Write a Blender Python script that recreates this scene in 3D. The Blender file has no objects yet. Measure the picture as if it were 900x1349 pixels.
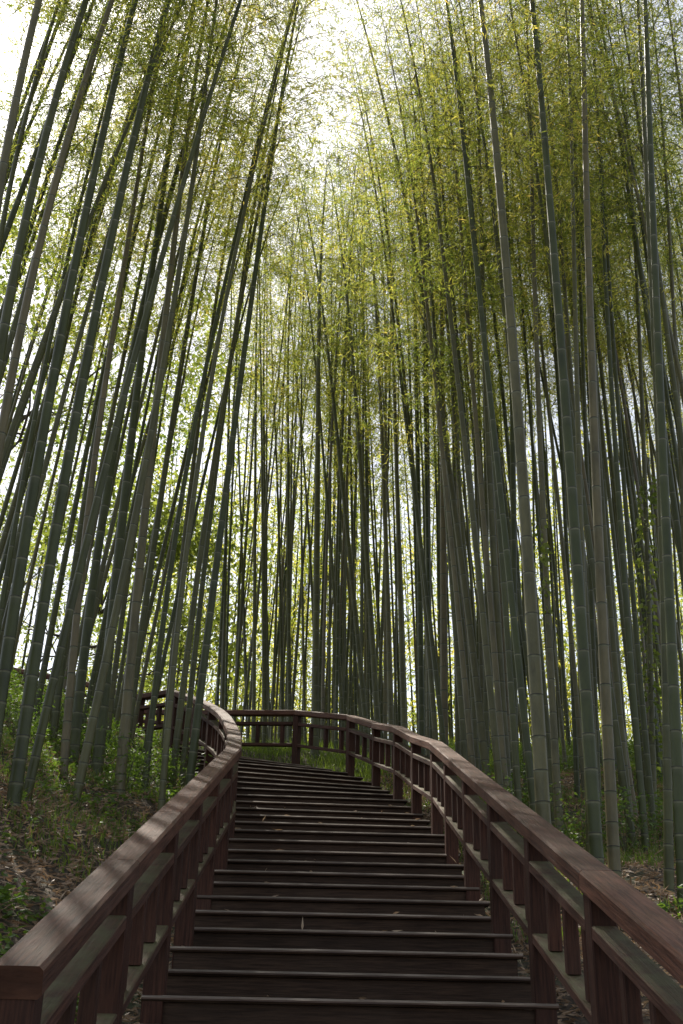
import bpy, math, random
import numpy as np
from mathutils import Vector, Matrix
rng = np.random.default_rng(7)
random.seed(7)
SC = bpy.context.scene
COL = SC.collection

# ------------------------------------------------------------------ camera, sky, sun, exposure
FOC, PITCH, ROLL = 1412.47, .426179, .0213218      # focal length in photo pixels (900 wide), pitch up, roll
cam_d = bpy.data.cameras.new("camera"); cam = bpy.data.objects.new("camera", cam_d); COL.objects.link(cam)
cam_d.sensor_fit = 'VERTICAL'; cam_d.sensor_height = 24.0; cam_d.sensor_width = 24.0
cam_d.lens = 24.0 * FOC / 1349.0
cam_d.clip_start = .05; cam_d.clip_end = 2000
cam.matrix_world = Matrix.Rotation(math.pi/2 + PITCH, 4, 'X') @ Matrix.Rotation(ROLL, 4, 'Z')
SC.camera = cam

SUN_EL, SUN_AZ = math.radians(51), math.radians(-24)      # azimuth from +Y (ahead), negative = to the left
world = bpy.data.worlds.new("World"); SC.world = world; world.use_nodes = True
nt = world.node_tree; bg = nt.nodes['Background']
sky = nt.nodes.new('ShaderNodeTexSky'); sky.sky_type = 'NISHITA'; sky.sun_disc = False
sky.sun_elevation = SUN_EL; sky.sun_rotation = SUN_AZ
sky.air_density = 1.0; sky.dust_density = 1.6; sky.ozone_density = .6
hz = nt.nodes.new('ShaderNodeHueSaturation'); hz.inputs['Saturation'].default_value = .45      # thin high haze pales the sky
nt.links.new(sky.outputs[0], hz.inputs['Color']); nt.links.new(hz.outputs[0], bg.inputs[0]); bg.inputs[1].default_value = .13
sd = bpy.data.lights.new("sun", 'SUN'); sun = bpy.data.objects.new("sun", sd); COL.objects.link(sun)
sd.energy = 5.0; sd.angle = math.radians(.6); sd.color = (1, .93, .82)
sdir = Vector((math.sin(SUN_AZ)*math.cos(SUN_EL), math.cos(SUN_AZ)*math.cos(SUN_EL), math.sin(SUN_EL)))
sun.rotation_euler = sdir.to_track_quat('Z', 'Y').to_euler()
vs = SC.view_settings; vs.view_transform = 'Standard'; vs.look = 'None'; vs.gamma = 1; vs.exposure = .70
vs.use_curve_mapping = False
SC.render.engine = 'CYCLES'
cy = SC.cycles
cy.max_bounces = 6; cy.diffuse_bounces = 3; cy.glossy_bounces = 2; cy.transmission_bounces = 4; cy.transparent_max_bounces = 4
cy.use_denoising = True
cy.sample_clamp_indirect = 6

# ------------------------------------------------------------------ helpers
def unproj(px, py, zc=1.0):
    a, b = px-450, py-674.5; c, s = math.cos(ROLL), math.sin(ROLL)
    u, v = c*a+s*b, -s*a+c*b
    x, yc = u/FOC*zc, -v/FOC*zc
    return np.array([x, zc*math.cos(PITCH)-yc*math.sin(PITCH), zc*math.sin(PITCH)+yc*math.cos(PITCH)])
def at_y(px, py, Y):
    r = unproj(px, py); return r*Y/r[1]

def mesh(name, V, F, mats, mi=None, uv=None, smooth=False):
    """V (n,3); F (m,4) or (m,3) int array"""
    me = bpy.data.meshes.new(name)
    V = np.asarray(V, dtype=np.float32); F = np.asarray(F, dtype=np.int32)
    k = F.shape[1]
    me.vertices.add(len(V)); me.vertices.foreach_set('co', V.ravel())
    me.loops.add(F.size); me.loops.foreach_set('vertex_index', F.ravel())
    me.polygons.add(len(F)); me.polygons.foreach_set('loop_start', np.arange(0, F.size, k, dtype=np.int32))
    try: me.polygons.foreach_set('loop_total', np.full(len(F), k, dtype=np.int32))
    except Exception: pass
    for m in mats: me.materials.append(m)
    if mi is not None: me.polygons.foreach_set('material_index', np.asarray(mi, dtype=np.int32))
    me.polygons.foreach_set('use_smooth', np.full(len(F), bool(smooth)))
    if uv is not None:
        l = me.uv_layers.new(name='UVMap'); l.data.foreach_set('uv', np.asarray(uv, dtype=np.float32).ravel())
    me.update(calc_edges=True); me.validate()
    return me
def link(name, me, parent=None, loc=None):
    o = bpy.data.objects.new(name, me); COL.objects.link(o)
    if parent is not None: o.parent = parent
    if loc is not None: o.location = loc
    return o
def tag(o, label=None, cat=None, group=None, kind=None):
    if label: o['label'] = label
    if cat: o['category'] = cat
    if group: o['group'] = group
    if kind: o['kind'] = kind
    return o

# ------------------------------------------------------------------ materials
def mat(name):
    m = bpy.data.materials.new(name); m.use_nodes = True
    n = m.node_tree.nodes; l = m.node_tree.links
    return m, n, l, n['Principled BSDF']
def N(n, t, **k):
    x = n.new(t)
    for a, b in k.items(): setattr(x, a, b)
    return x
def ramp(n, stops):
    r = n.new('ShaderNodeValToRGB'); e = r.color_ramp.elements
    while len(e) > 1: e.remove(e[-1])
    e[0].position, e[0].color = stops[0][0], (*stops[0][1], 1)
    for p, c in stops[1:]:
        q = e.new(p); q.color = (*c, 1)
    return r
def noise(n, l, scale, vec=None, detail=4, rough=.6):
    x = n.new('ShaderNodeTexNoise'); x.inputs['Scale'].default_value = scale; x.inputs['Detail'].default_value = detail
    x.inputs['Roughness'].default_value = rough
    if vec is not None: l.new(vec, x.inputs['Vector'])
    return x
def mix(n, l, fac, a, b, typ='MIX'):
    x = n.new('ShaderNodeMix'); x.data_type = 'RGBA'; x.blend_type = typ
    for s, v in ((x.inputs[0], fac), (x.inputs[6], a), (x.inputs[7], b)):
        if isinstance(v, (int, float)): s.default_value = v
        elif isinstance(v, tuple): s.default_value = (*v, 1)
        else: l.new(v, s)
    return x.outputs[2]

def wood_mat(name, c0, c1, moss=0.0, rough=.5, fade=(.16,.13,.12), fadeamt=.3):
    m, n, l, b = mat(name)
    tc = N(n, 'ShaderNodeUVMap'); mp = N(n, 'ShaderNodeMapping'); mp.inputs['Scale'].default_value = (1.6, 26, 1)
    l.new(tc.outputs[0], mp.inputs[0])
    oi = N(n, 'ShaderNodeObjectInfo')
    ad = N(n, 'ShaderNodeVectorMath', operation='ADD'); l.new(mp.outputs[0], ad.inputs[0])
    cx = N(n, 'ShaderNodeCombineXYZ'); mu = N(n, 'ShaderNodeMath', operation='MULTIPLY'); mu.inputs[1].default_value = 37
    l.new(oi.outputs['Random'], mu.inputs[0]); l.new(mu.outputs[0], cx.inputs[2]); l.new(cx.outputs[0], ad.inputs[1])
    g = noise(n, l, 3.0, ad.outputs[0], 6, .65)
    r = ramp(n, [(.34, c0), (.47, tuple((x+y)/2.3 for x, y in zip(c0, c1))), (.66, c1)]); l.new(g.outputs[0], r.inputs[0])
    geo = N(n, 'ShaderNodeNewGeometry')
    p = noise(n, l, 2.3, geo.outputs['Position'], 5, .6)
    pr = ramp(n, [(.42, (0, 0, 0)), (.68, (1, 1, 1))]); l.new(p.outputs[0], pr.inputs[0])
    f = N(n, 'ShaderNodeMath', operation='MULTIPLY'); l.new(pr.outputs[0], f.inputs[0]); f.inputs[1].default_value = fadeamt
    col = mix(n, l, f.outputs[0], r.outputs[0], fade)
    # per board tone
    vr = N(n, 'ShaderNodeMapRange'); vr.inputs['To Min'].default_value = .75; vr.inputs['To Max'].default_value = 1.2
    l.new(oi.outputs['Random'], vr.inputs[0])
    hs = N(n, 'ShaderNodeHueSaturation'); l.new(vr.outputs[0], hs.inputs['Value']); l.new(col, hs.inputs['Color'])
    col = hs.outputs[0]
    if moss > 0:      # algae that has settled on the upward faces of the boards
        sx = N(n, 'ShaderNodeSeparateXYZ'); l.new(geo.outputs['Normal'], sx.inputs[0])
        mr = N(n, 'ShaderNodeMapRange'); mr.inputs['From Min'].default_value = .5; mr.inputs['From Max'].default_value = .8
        l.new(sx.outputs[2], mr.inputs[0])
        q = noise(n, l, 7, geo.outputs['Position'], 5, .7)
        qr = N(n, 'ShaderNodeMapRange'); qr.inputs['From Min'].default_value = .3; qr.inputs['From Max'].default_value = .6
        l.new(q.outputs[0], qr.inputs[0])
        mm = N(n, 'ShaderNodeMath', operation='MULTIPLY'); l.new(mr.outputs[0], mm.inputs[0]); l.new(qr.outputs[0], mm.inputs[1])
        m2 = N(n, 'ShaderNodeMath', operation='MULTIPLY'); l.new(mm.outputs[0], m2.inputs[0]); m2.inputs[1].default_value = moss
        col = mix(n, l, m2.outputs[0], col, (.12, .115, .055))
    l.new(col, b.inputs['Base Color'])
    b.inputs['Specular IOR Level'].default_value = .22
    rr = N(n, 'ShaderNodeMapRange'); rr.inputs['To Min'].default_value = rough-.05; rr.inputs['To Max'].default_value = rough+.25
    l.new(p.outputs[0], rr.inputs[0]); l.new(rr.outputs[0], b.inputs['Roughness'])
    bp = N(n, 'ShaderNodeBump'); bp.inputs['Strength'].default_value = .8; bp.inputs['Distance'].default_value = .006
    l.new(g.outputs[0], bp.inputs['Height']); l.new(bp.outputs[0], b.inputs['Normal'])
    return m
M_RAIL = wood_mat('stained_handrail_wood', (.036, .014, .008), (.150, .064, .038), .15, .55, (.19,.11,.08), .35)
M_MID = wood_mat('mossy_rail_wood', (.036, .014, .009), (.115, .052, .033), .85, .6, (.10,.08,.07), .2)
M_POST = wood_mat('post_wood', (.030, .011, .007), (.092, .037, .022), .5, .6, (.07,.05,.04), .3)
M_STEP = wood_mat('step_wood', (.028, .016, .010), (.082, .048, .030), 0, .65, (.07,.05,.038), .35)
M_NOSE = wood_mat('worn_step_edge', (.11, .085, .062), (.26, .215, .17), 0, .55, (.16,.12,.095), .5)
M_FACE = wood_mat('step_edge_front', (.07, .042, .030), (.15, .10, .075), 0, .6)

def culm_mat():
    m, n, l, b = mat('bamboo_culm')
    oi = N(n, 'ShaderNodeObjectInfo')
    r = ramp(n, [(0, (.045, .058, .011)), (.3, (.068, .074, .018)), (.6, (.095, .094, .032)), (.84, (.125, .115, .048)), (.94, (.16, .13, .065)), (.95, (.13, .105, .065)), (1, (.17, .15, .10))])
    l.new(oi.outputs['Random'], r.inputs[0])
    uv = N(n, 'ShaderNodeUVMap'); sx = N(n, 'ShaderNodeSeparateXYZ'); l.new(uv.outputs[0], sx.inputs[0])
    geo = N(n, 'ShaderNodeNewGeometry')
    mp = N(n, 'ShaderNodeMapping'); mp.inputs['Scale'].default_value = (1, 1, .25); l.new(geo.outputs['Position'], mp.inputs[0])
    g = noise(n, l, 9, mp.outputs[0], 5, .7)
    gr = ramp(n, [(.3, (.55, .57, .55)), (.55, (1, 1, 1)), (.8, (1.35, 1.3, 1.25))]); l.new(g.outputs[0], gr.inputs[0])
    col = mix(n, l, 1.0, r.outputs[0], gr.outputs[0], 'MULTIPLY')
    # waxy bloom under each node: uv.x runs 0..1 along an internode
    w = ramp(n, [(.0, (0, 0, 0)), (.80, (0, 0, 0)), (.97, (1, 1, 1))]); l.new(sx.outputs[0], w.inputs[0])
    wf = N(n, 'ShaderNodeMath', operation='MULTIPLY'); wf.inputs[1].default_value = .16; l.new(w.outputs[0], wf.inputs[0])
    col = mix(n, l, wf.outputs[0], col, (.17, .17, .12))
    l.new(col, b.inputs['Base Color']); b.inputs['Roughness'].default_value = .42
    b.inputs['Specular IOR Level'].default_value = .4
    return m
M_CULM = culm_mat()
def flat_mat(name, c, rough=.6, var=.3, scale=20):
    m, n, l, b = mat(name); geo = N(n, 'ShaderNodeNewGeometry')
    g = noise(n, l, scale, geo.outputs['Position'], 4)
    r = ramp(n, [(.3, tuple(x*(1-var) for x in c)), (.7, tuple(x*(1+var) for x in c))]); l.new(g.outputs[0], r.inputs[0])
    l.new(r.outputs[0], b.inputs['Base Color']); b.inputs['Roughness'].default_value = rough
    return m
M_NODE = flat_mat('bamboo_node_ring', (.035, .035, .025), .6)
M_NODEP = flat_mat('bamboo_node_bloom', (.15, .155, .09), .6)
M_TWIG = flat_mat('bamboo_twig', (.11, .11, .05), .6)
M_BARK = flat_mat('bark', (.09, .075, .055), .8)

def leaf_mat(name, stops, trans, tstr=.5, scale=.9):
    m = bpy.data.materials.new(name); m.use_nodes = True; n = m.node_tree.nodes; l = m.node_tree.links; n.clear()
    out = N(n, 'ShaderNodeOutputMaterial'); geo = N(n, 'ShaderNodeNewGeometry'); oi = N(n, 'ShaderNodeObjectInfo')
    g = noise(n, l, scale, geo.outputs['Position'], 2)
    a = N(n, 'ShaderNodeMath', operation='MULTIPLY_ADD'); l.new(geo.outputs['Random Per Island'], a.inputs[0]); a.inputs[1].default_value = .45
    l.new(g.outputs[0], a.inputs[2])
    a2 = N(n, 'ShaderNodeMath', operation='MULTIPLY_ADD'); l.new(oi.outputs['Random'], a2.inputs[0]); a2.inputs[1].default_value = .35; l.new(a.outputs[0], a2.inputs[2])
    a3 = N(n, 'ShaderNodeMath', operation='SUBTRACT'); l.new(a2.outputs[0], a3.inputs[0]); a3.inputs[1].default_value = .4; a3.use_clamp = True
    r = ramp(n, stops); l.new(a3.outputs[0], r.inputs[0])
    d = N(n, 'ShaderNodeBsdfPrincipled'); l.new(r.outputs[0], d.inputs['Base Color']); d.inputs['Roughness'].default_value = .5
    t = N(n, 'ShaderNodeBsdfTranslucent')
    c = mix(n, l, 1.0, r.outputs[0], trans, 'MULTIPLY'); l.new(c, t.inputs[0])
    ms = N(n, 'ShaderNodeMixShader'); ms.inputs[0].default_value = tstr
    l.new(d.outputs[0], ms.inputs[1]); l.new(t.outputs[0], ms.inputs[2]); l.new(ms.outputs[0], out.inputs[0])
    return m
M_LEAF = leaf_mat('bamboo_leaf', [(0, (.035, .058, .014)), (.3, (.075, .105, .024)), (.6, (.155, .17, .040)), (.85, (.26, .24, .065)), (1, (.33, .25, .10))], (3.5, 3.3, 2.1), .70)
M_BROAD = leaf_mat('broad_leaf', [(0, (.06, .095, .022)), (1, (.17, .20, .045))], (2.8, 2.7, 1.7), .55)
M_HERB = leaf_mat('herb_leaf', [(0, (.045, .08, .02)), (.6, (.085, .13, .03)), (1, (.14, .19, .04))], (2.2, 2.4, 1.0), .4, 3)
M_GRASS = leaf_mat('grass_blade', [(0, (.06, .10, .022)), (1, (.17, .21, .045))], (2.2, 2.4, 1.0), .4, 2)
M_DEAD = leaf_mat('dead_leaf', [(0, (.13, .08, .048)), (.5, (.34, .23, .14)), (1, (.60, .47, .33))], (1.3, 1.2, 1.0), .2, 5)

def ground_mat():
    m, n, l, b = mat('forest_floor'); geo = N(n, 'ShaderNodeNewGeometry')
    g = noise(n, l, 1.2, geo.outputs['Position'], 6, .65); h = noise(n, l, 30, geo.outputs['Position'], 5, .7)
    r = ramp(n, [(.35, (.045, .034, .022)), (.5, (.075, .055, .035)), (.62, (.045, .06, .022))]); l.new(g.outputs[0], r.inputs[0])
    r2 = ramp(n, [(.3, (.5, .5, .5)), (.7, (1.5, 1.45, 1.4))]); l.new(h.outputs[0], r2.inputs[0])
    c = mix(n, l, 1.0, r.outputs[0], r2.outputs[0], 'MULTIPLY'); l.new(c, b.inputs['Base Color']); b.inputs['Roughness'].default_value = .9
    bp = N(n, 'ShaderNodeBump'); bp.inputs['Strength'].default_value = .8; bp.inputs['Distance'].default_value = .04
    l.new(h.outputs[0], bp.inputs['Height']); l.new(bp.outputs[0], b.inputs['Normal'])
    return m
M_GROUND = ground_mat()

# ------------------------------------------------------------------ the line of the stairs
HD, X0, Y0, W, TR, RS = -.01134, .09402, 5.976, 2.1, .4338, .1315
def dist(i): return TR*i if i <= 9 else TR*9+.5*(i-9)
def zstep(i): return RS*i if i <= 9 else RS*9+.1535*(i-9)
inner, outer, zz = {}, {}, {}
for i in range(-13, 16):
    c = np.array([X0+math.sin(HD)*dist(i), Y0+math.cos(HD)*dist(i)]); nn = np.array([math.cos(HD), -math.sin(HD)])
    inner[i] = c-nn*W/2; outer[i] = c+nn*W/2; zz[i] = zstep(i)
for i, x, y in ((11, 1.11, 10.9), (14, 1.0, 12.65), (16, .89, 13.55), (17, .82, 14.1), (19, .64, 15.3), (20, .55, 15.8)): outer[i] = np.array([x, y])
for i, x, y in ((22, .27, 16.75), (24, -.42, 17.85), (25, -1.1, 18.25), (26, -1.75, 18.4), (28, -2.6, 18.9), (31, -3.9, 20.2), (40, -8.6, 21.7)): outer[i] = np.array([x, y])
for i, x, y in ((10, -1.04, 10.3), (12, -1.14, 11.35), (13, -1.20, 11.9), (15, -1.34, 12.95), (17, -1.49, 13.8), (18, -1.58, 14.2), (20, -1.82, 15.05), (22, -2.14, 15.9), (24, -2.48, 16.8), (25, -2.72, 17.15), (26, -3.0, 17.35), (28, -3.4, 17.65), (31, -4.4, 18.2), (40, -9.0, 19.8)): inner[i] = np.array([x, y])
del inner[14], inner[11], outer[12]
del outer[13], outer[15]
for i in range(16, 26): zz[i] = zstep(i)
for i in (26, 27, 28): zz[i] = zstep(25)+.012*(i-25)
for i in range(29, 41): zz[i] = zz[28]+.125*(i-28)
def interp(d, i):
    k = sorted(d); ks = np.array(k, float); vs_ = np.array([d[q] for q in k])
    return np.array([np.interp(i, ks, vs_[:, 0]), np.interp(i, ks, vs_[:, 1])])
IN = {i: interp(inner, i) for i in range(-13, 41)}; OUT = {i: interp(outer, i) for i in range(-13, 41)}
for _ in range(1):       # ease the bend
    for D in (IN, OUT):
        n2 = dict(D)
        for i in range(10, 40): n2[i] = (D[i-1]+2*D[i]+D[i+1])/4 if D is IN else D[i]
        D.update(n2)
def edge(D, i):
    i = max(-13, min(39.999, i)); a = math.floor(i); return D[a]*(1-(i-a))+D[a+1]*(i-a)
def zat(i):
    i = max(-13, min(39.999, i)); a = math.floor(i); return zz[a]*(1-(i-a))+zz[a+1]*(i-a)
CEN = np.array([(IN[i]+OUT[i])/2 for i in range(-13, 41)]); CZ = np.array([zz[i] for i in range(-13, 41)])
# dense samples for terrain lookup
SI = np.arange(-13, 40, .2); SP = np.array([(edge(IN, i)+edge(OUT, i))/2 for i in SI]); SZ = np.array([zat(i) for i in SI])

# ------------------------------------------------------------------ terrain
def sm(x, a, b):
    t = np.clip((x-a)/(b-a), 0, 1); return t*t*(3-2*t)
_ph = rng.uniform(0, 6.28, 12)
def lump(X, Y):
    return (.09*np.sin(X*.9+_ph[0])*np.cos(Y*.7+_ph[1])+.05*np.sin(X*2.3+Y*1.1+_ph[2])+.035*np.sin(Y*3.1-X*1.7+_ph[3])+.02*np.sin(X*5.3+_ph[4])*np.sin(Y*4.7+_ph[5]))
def ground(X, Y):
    X = np.asarray(X, float); Y = np.asarray(Y, float)
    z = .3035*(np.minimum(Y, 21.3)-5.976)-.12
    z = np.maximum(z, -1.72+0*z)
    z = z-.30*np.maximum(0, Y-23.5)*sm(Y, 23.5, 27)
    z = np.maximum(z, -9)
    d = np.maximum(0, -1.25-X)
    z = z+.40*np.minimum(d, 4.2)*(1-.75*sm(Y, 15.5, 19))*sm(Y, 0, 5)-.25*np.maximum(0, d-6.5)
    d2 = np.maximum(0, X-1.2); z = z+.03*d2*sm(Y, 4, 9)
    z = np.maximum(z, -12)
    z = z+lump(X, Y)
    # the bench the stairs are cut into
    P = np.stack([X.ravel(), Y.ravel()], 1); best = np.full(len(P), 1e9); bz = np.zeros(len(P))
    for k in range(len(SP)):
        dd = (P[:, 0]-SP[k, 0])**2+(P[:, 1]-SP[k, 1])**2
        m = dd < best; best[m] = dd[m]; bz[m] = SZ[k]
    bd = np.sqrt(best).reshape(X.shape); bz = bz.reshape(X.shape)
    w = 1-sm(bd, 1.05, 2.0)
    return z*(1-w)+(bz-.26)*w
def grid_axis(fine0, fine1, step, far):
    a = list(np.arange(fine0, fine1, step)); x = fine1; s = step
    while x < far: a.append(x); s *= 1.25; x += s
    b = []; x = fine0; s = step
    while x > -far: s *= 1.25; x -= s; b.append(x)
    return np.array(b[::-1]+a)
gx = grid_axis(-11, 12, .2, 900); gy = grid_axis(-1, 27, .2, 900)
GX, GY = np.meshgrid(gx, gy); GZ = ground(GX, GY)
nx, ny = len(gx), len(gy)
V = np.stack([GX.ravel(), GY.ravel(), GZ.ravel()], 1)
ii = (np.arange(ny-1)[:, None]*nx+np.arange(nx-1)[None]).ravel()
F = np.stack([ii, ii+1, ii+nx+1, ii+nx], 1)
tag(link('ground', mesh('ground', V, F, [M_GROUND], smooth=True)), kind='structure')
def gz1(x, y): return float(ground(np.array([x]), np.array([y]))[0])

# ------------------------------------------------------------------ boards
def board(name, path, w, h, mats, parent, label=None, ztop=True, chamfer=.006, side=None, topmat=None, frontmat=None):
    """a plank swept along path (list of 3D points = middle of its top face), w wide, h thick, with eased edges"""
    path = [np.array(p, float) for p in path]; n = len(path); c = chamfer
    prof = [(-w/2+c, 0), (w/2-c, 0), (w/2, -c), (w/2, -h+c), (w/2-c, -h), (-w/2+c, -h), (-w/2, -h+c), (-w/2, -c)]
    V, F, UV, MI = [], [], [], []
    dirs = []
    for k in range(n):
        a = path[max(0, k-1)]; b = path[min(n-1, k+1)]; d = (b-a)
        if 0 < k < n-1:
            d1 = path[k]-path[k-1]; d2 = path[k+1]-path[k]; d = d1/np.linalg.norm(d1)+d2/np.linalg.norm(d2)
        dirs.append(d/np.linalg.norm(d))
    L = 0; Ls = []
    for k in range(n):
        if k: L += np.linalg.norm(path[k]-path[k-1])
        Ls.append(L); d = dirs[k]; s = np.array([d[1], -d[0], 0]); s /= np.linalg.norm(s)
        if side is not None: s = np.array(side)/np.linalg.norm(side)
        sc = 1.0
        if 0 < k < n-1:
            d1 = path[k]-path[k-1]; sc = 1/max(.5, abs(np.dot(d1/np.linalg.norm(d1), d)))
        up = np.cross(s, d); up = up/np.linalg.norm(up)
        if up[2] < 0: up = -up
        for (u, v) in prof: V.append(path[k]+s*u*sc+up*v)
    per = [0]
    for k in range(8):
        a, b = prof[k], prof[(k+1) % 8]; per.append(per[-1]+math.hypot(a[0]-b[0], a[1]-b[1]))
    for k in range(n-1):
        for j in range(8):
            a = k*8+j; b = k*8+(j+1) % 8
            F.append((a, b, b+8, a+8)); UV += [(Ls[k], per[j]), (Ls[k], per[j+1]), (Ls[k+1], per[j+1]), (Ls[k+1], per[j])]
            mi = 0
            if topmat is not None and j == 7: mi = topmat
            if frontmat is not None and j == 6: mi = frontmat
            MI.append(mi)
    for base, rev in ((0, False), ((n-1)*8, True)):
        for q in ((0, 1, 2, 7), (2, 3, 6, 7), (3, 4, 5, 6)):
            q = tuple(base+x for x in q); F.append(q if rev else q[::-1]); MI.append(0)
            pts = [(prof[(x-base)][0]*.6, prof[(x-base)][1]*.12) for x in (q if rev else q[::-1])]; UV += pts
    o = link(name, mesh(name, V, F, mats, MI, UV), parent)
    if label: o['label'] = label
    return o
def upright(name, x, y, z0, z1, wx, wy, ang, m, parent):
    """a square post; ang = heading of the path"""
    c, s = math.cos(ang), math.sin(ang); ch = .006
    base = [(-wx/2+ch, -wy/2), (wx/2-ch, -wy/2), (wx/2, -wy/2+ch), (wx/2, wy/2-ch), (wx/2-ch, wy/2), (-wx/2+ch, wy/2), (-wx/2, wy/2-ch), (-wx/2, -wy/2+ch)]
    V = [];
    for z in (z0, z1):
        for (u, v) in base: V.append((x+u*c+v*s, y-u*s+v*c, z))
    F, UV = [], []; per = 0
    for j in range(8):
        a, b = base[j], base[(j+1) % 8]; q = per+math.hypot(a[0]-b[0], a[1]-b[1])
        F.append((j, (j+1) % 8, 8+(j+1) % 8, 8+j)); UV += [(0, per), (0, q), (z1-z0, q), (z1-z0, per)]; per = q
    for bs, rev in ((0, True), (8, False)):
        for q in ((0, 1, 2, 7), (2, 3, 6, 7), (3, 4, 5, 6)):
            q = tuple(bs+t for t in q); F.append(q[::-1] if rev else q); UV += [(V[t][0], V[t][1]) for t in (q[::-1] if rev else q)]
    return link(name, mesh(name, V, F, [m], None, UV), parent)

def empty(name, loc):
    o = bpy.data.objects.new(name, None); COL.objects.link(o); o.location = loc; o.empty_display_size = .2; return o

# ------------------------------------------------------------------ staircase
stair = empty('staircase', (0, 0, 0))
tag(stair, 'long dark brown wooden staircase with pale worn step edges climbing and curving left', 'staircase')
def step(i, D0=None):
    a, b, z = IN[i], OUT[i], zz[i]
    a2, b2 = IN[min(40, i+1)], OUT[min(40, i+1)]
    jit = lambda s: float(rng.uniform(-s, s))
    e0, e1 = jit(.012), jit(.012)
    u = (b-a)/np.linalg.norm(b-a); fwd = np.array([-u[1], u[0]])
    a, b = a-u*e0, b+u*e1
    # tread: two planks laid side by side
    ln = .5*(np.linalg.norm(a2-a)+np.linalg.norm(b2-b))+.035
    mid0 = .125
    zt = z+jit(.002)
    front_a, front_b = a-fwd*.03, b-fwd*.03
    half = ln/2-.003
    for k, (o0, ww) in enumerate(((0, half), (half+.006, half))):
        pa = front_a+fwd*(o0+ww/2)+(a2-a-fwd*np.dot(a2-a, fwd))*0; pb = front_b+fwd*(o0+ww/2)
        # planks fan with the bend
        if k == 1:
            pa = front_a+(a2-front_a)*.76; pb = front_b+(b2-front_b)*.76
            d = pb-pa; ww = min(half, .9*min(np.linalg.norm(a2-front_a), np.linalg.norm(b2-front_b))/2)
        board('tread', [(*pb, zt), (*pa, zt)], ww, .030, [M_STEP, M_NOSE, M_FACE], stair, chamfer=.011,
              topmat=1, frontmat=2) if k == 0 else board('tread', [(*pb, zt), (*pa, zt)], ww, .030, [M_STEP], stair, chamfer=.004)
    h = zt-.030-(zz[i-1] if i > -13 else z-RS)
    board('riser', [(*(a+fwd*.02+u*.03), zt-.032), (*(b+fwd*.02-u*.03), zt-.032)], .03, max(.05, h-.002), [M_STEP], stair, chamfer=.002)
for i in range(-12, 40): step(i)
for D, sgn in ((IN, 1), (OUT, -1)):      # the carriages under the step ends
    pts = []
    for i in np.arange(-12, 40, 1.0):
        e = edge(D, i); o = edge(OUT if D is IN else IN, i); u = (o-e)/np.linalg.norm(o-e)
        pts.append((*(e+u*.06), zat(i)-.18))
    board('stringer', pts, .05, .24, [M_STEP], stair)

# ------------------------------------------------------------------ railings
RH, RW, RT = .90, .152, .088
def side_pt(D, i, inset):
    e = edge(D, i); o = edge(OUT if D is IN else IN, i); u = (o-e)/np.linalg.norm(o-e); return e+u*inset
def railing(D, posts, label, top_from=None, flare=None):
    """posts: step numbers of the posts from the bottom up"""
    root = empty('railing', (*side_pt(D, posts[0], .055), zat(posts[0]))); tag(root, label, 'railing')
    inv = Matrix.Translation(-Vector(root.location))
    def pt(i, h):
        p = side_pt(D, i, .055)
        if flare: p = p+flare(i)
        return np.array([p[0], p[1], zat(i)+h])-np.array(root.location)
    def ang(i):
        a, b = pt(i-.4, 0), pt(i+.4, 0); return math.atan2(b[0]-a[0], b[1]-a[1])
    for i in posts:
        p = pt(i, 0); upright('post', p[0], p[1], p[2]-.28, p[2]+(RH-RT+.004 if top_from is None or i > top_from else .70), .11, .11, ang(i), M_POST, root)
    for a, b in zip(posts[:-1], posts[1:]):
        seg = lambda h, t0, t1: [pt(q, h) for q in sorted({a+(b-a)*t0, a+(b-a)*t1, *([] if D is OUT else [x for x in range(math.ceil(a+.4), math.floor(b-.4)+1)])})]
        L = np.linalg.norm(pt(b, 0)-pt(a, 0)); e = .056/L
        board('mid_rail', seg(.695, e, 1-e), .105, .055, [M_MID], root)
        board('bottom_rail', seg(.335, e, 1-e), .105, .05, [M_MID], root)
        for t in (.16, .44, .72):
            p = pt(a, 0)*(1-t)+pt(b, 0)*t if D is OUT else pt(a+(b-a)*t, 0); upright('baluster', p[0], p[1], p[2]+.333, p[2]+.645, .062, .062, ang(a+(b-a)*t), M_POST, root)
    facet = D is OUT
    k = 0; st = posts if top_from is None else [top_from]+[q for q in posts if q > top_from]
    while k < len(st)-1:
        j = min(k+(1 if k % 3 else 2), len(st)-1); a, b = st[k], st[j]
        L = np.linalg.norm(pt(b, 0)-pt(a, 0)); g = .003/L
        board('top_rail', [pt(q, RH) for q in sorted({a+(b-a)*g, b-(b-a)*g, *([q for q in posts if a+.3 < q < b-.3] if facet else [x for x in range(math.ceil(a+.3), math.floor(b-.3)+1)])})], RW, RT, [M_RAIL], root, chamfer=.012)
        k = j
    return root
railing(OUT, [-12, -8.95, -5.95, -2.95, .08, 3.08, 6.08, 9.05, 11.5, 14.1, 16.6, 19.2, 22, 24.3, 27, 30, 33, 36, 39],
        'right hand brown wooden railing running up the stairs and bending left behind the landing')
railing(IN, [-9, -6.15, -2.95, .08, 2.6, 5.08, 7.6, 10.2, 12.8, 15.4, 17.8, 20, 22.2, 24.6, 27.5, 30.5, 33.5, 36.5, 39],
        'left hand brown wooden railing with cut end in front, curling left at the top', top_from=-6.35)

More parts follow.
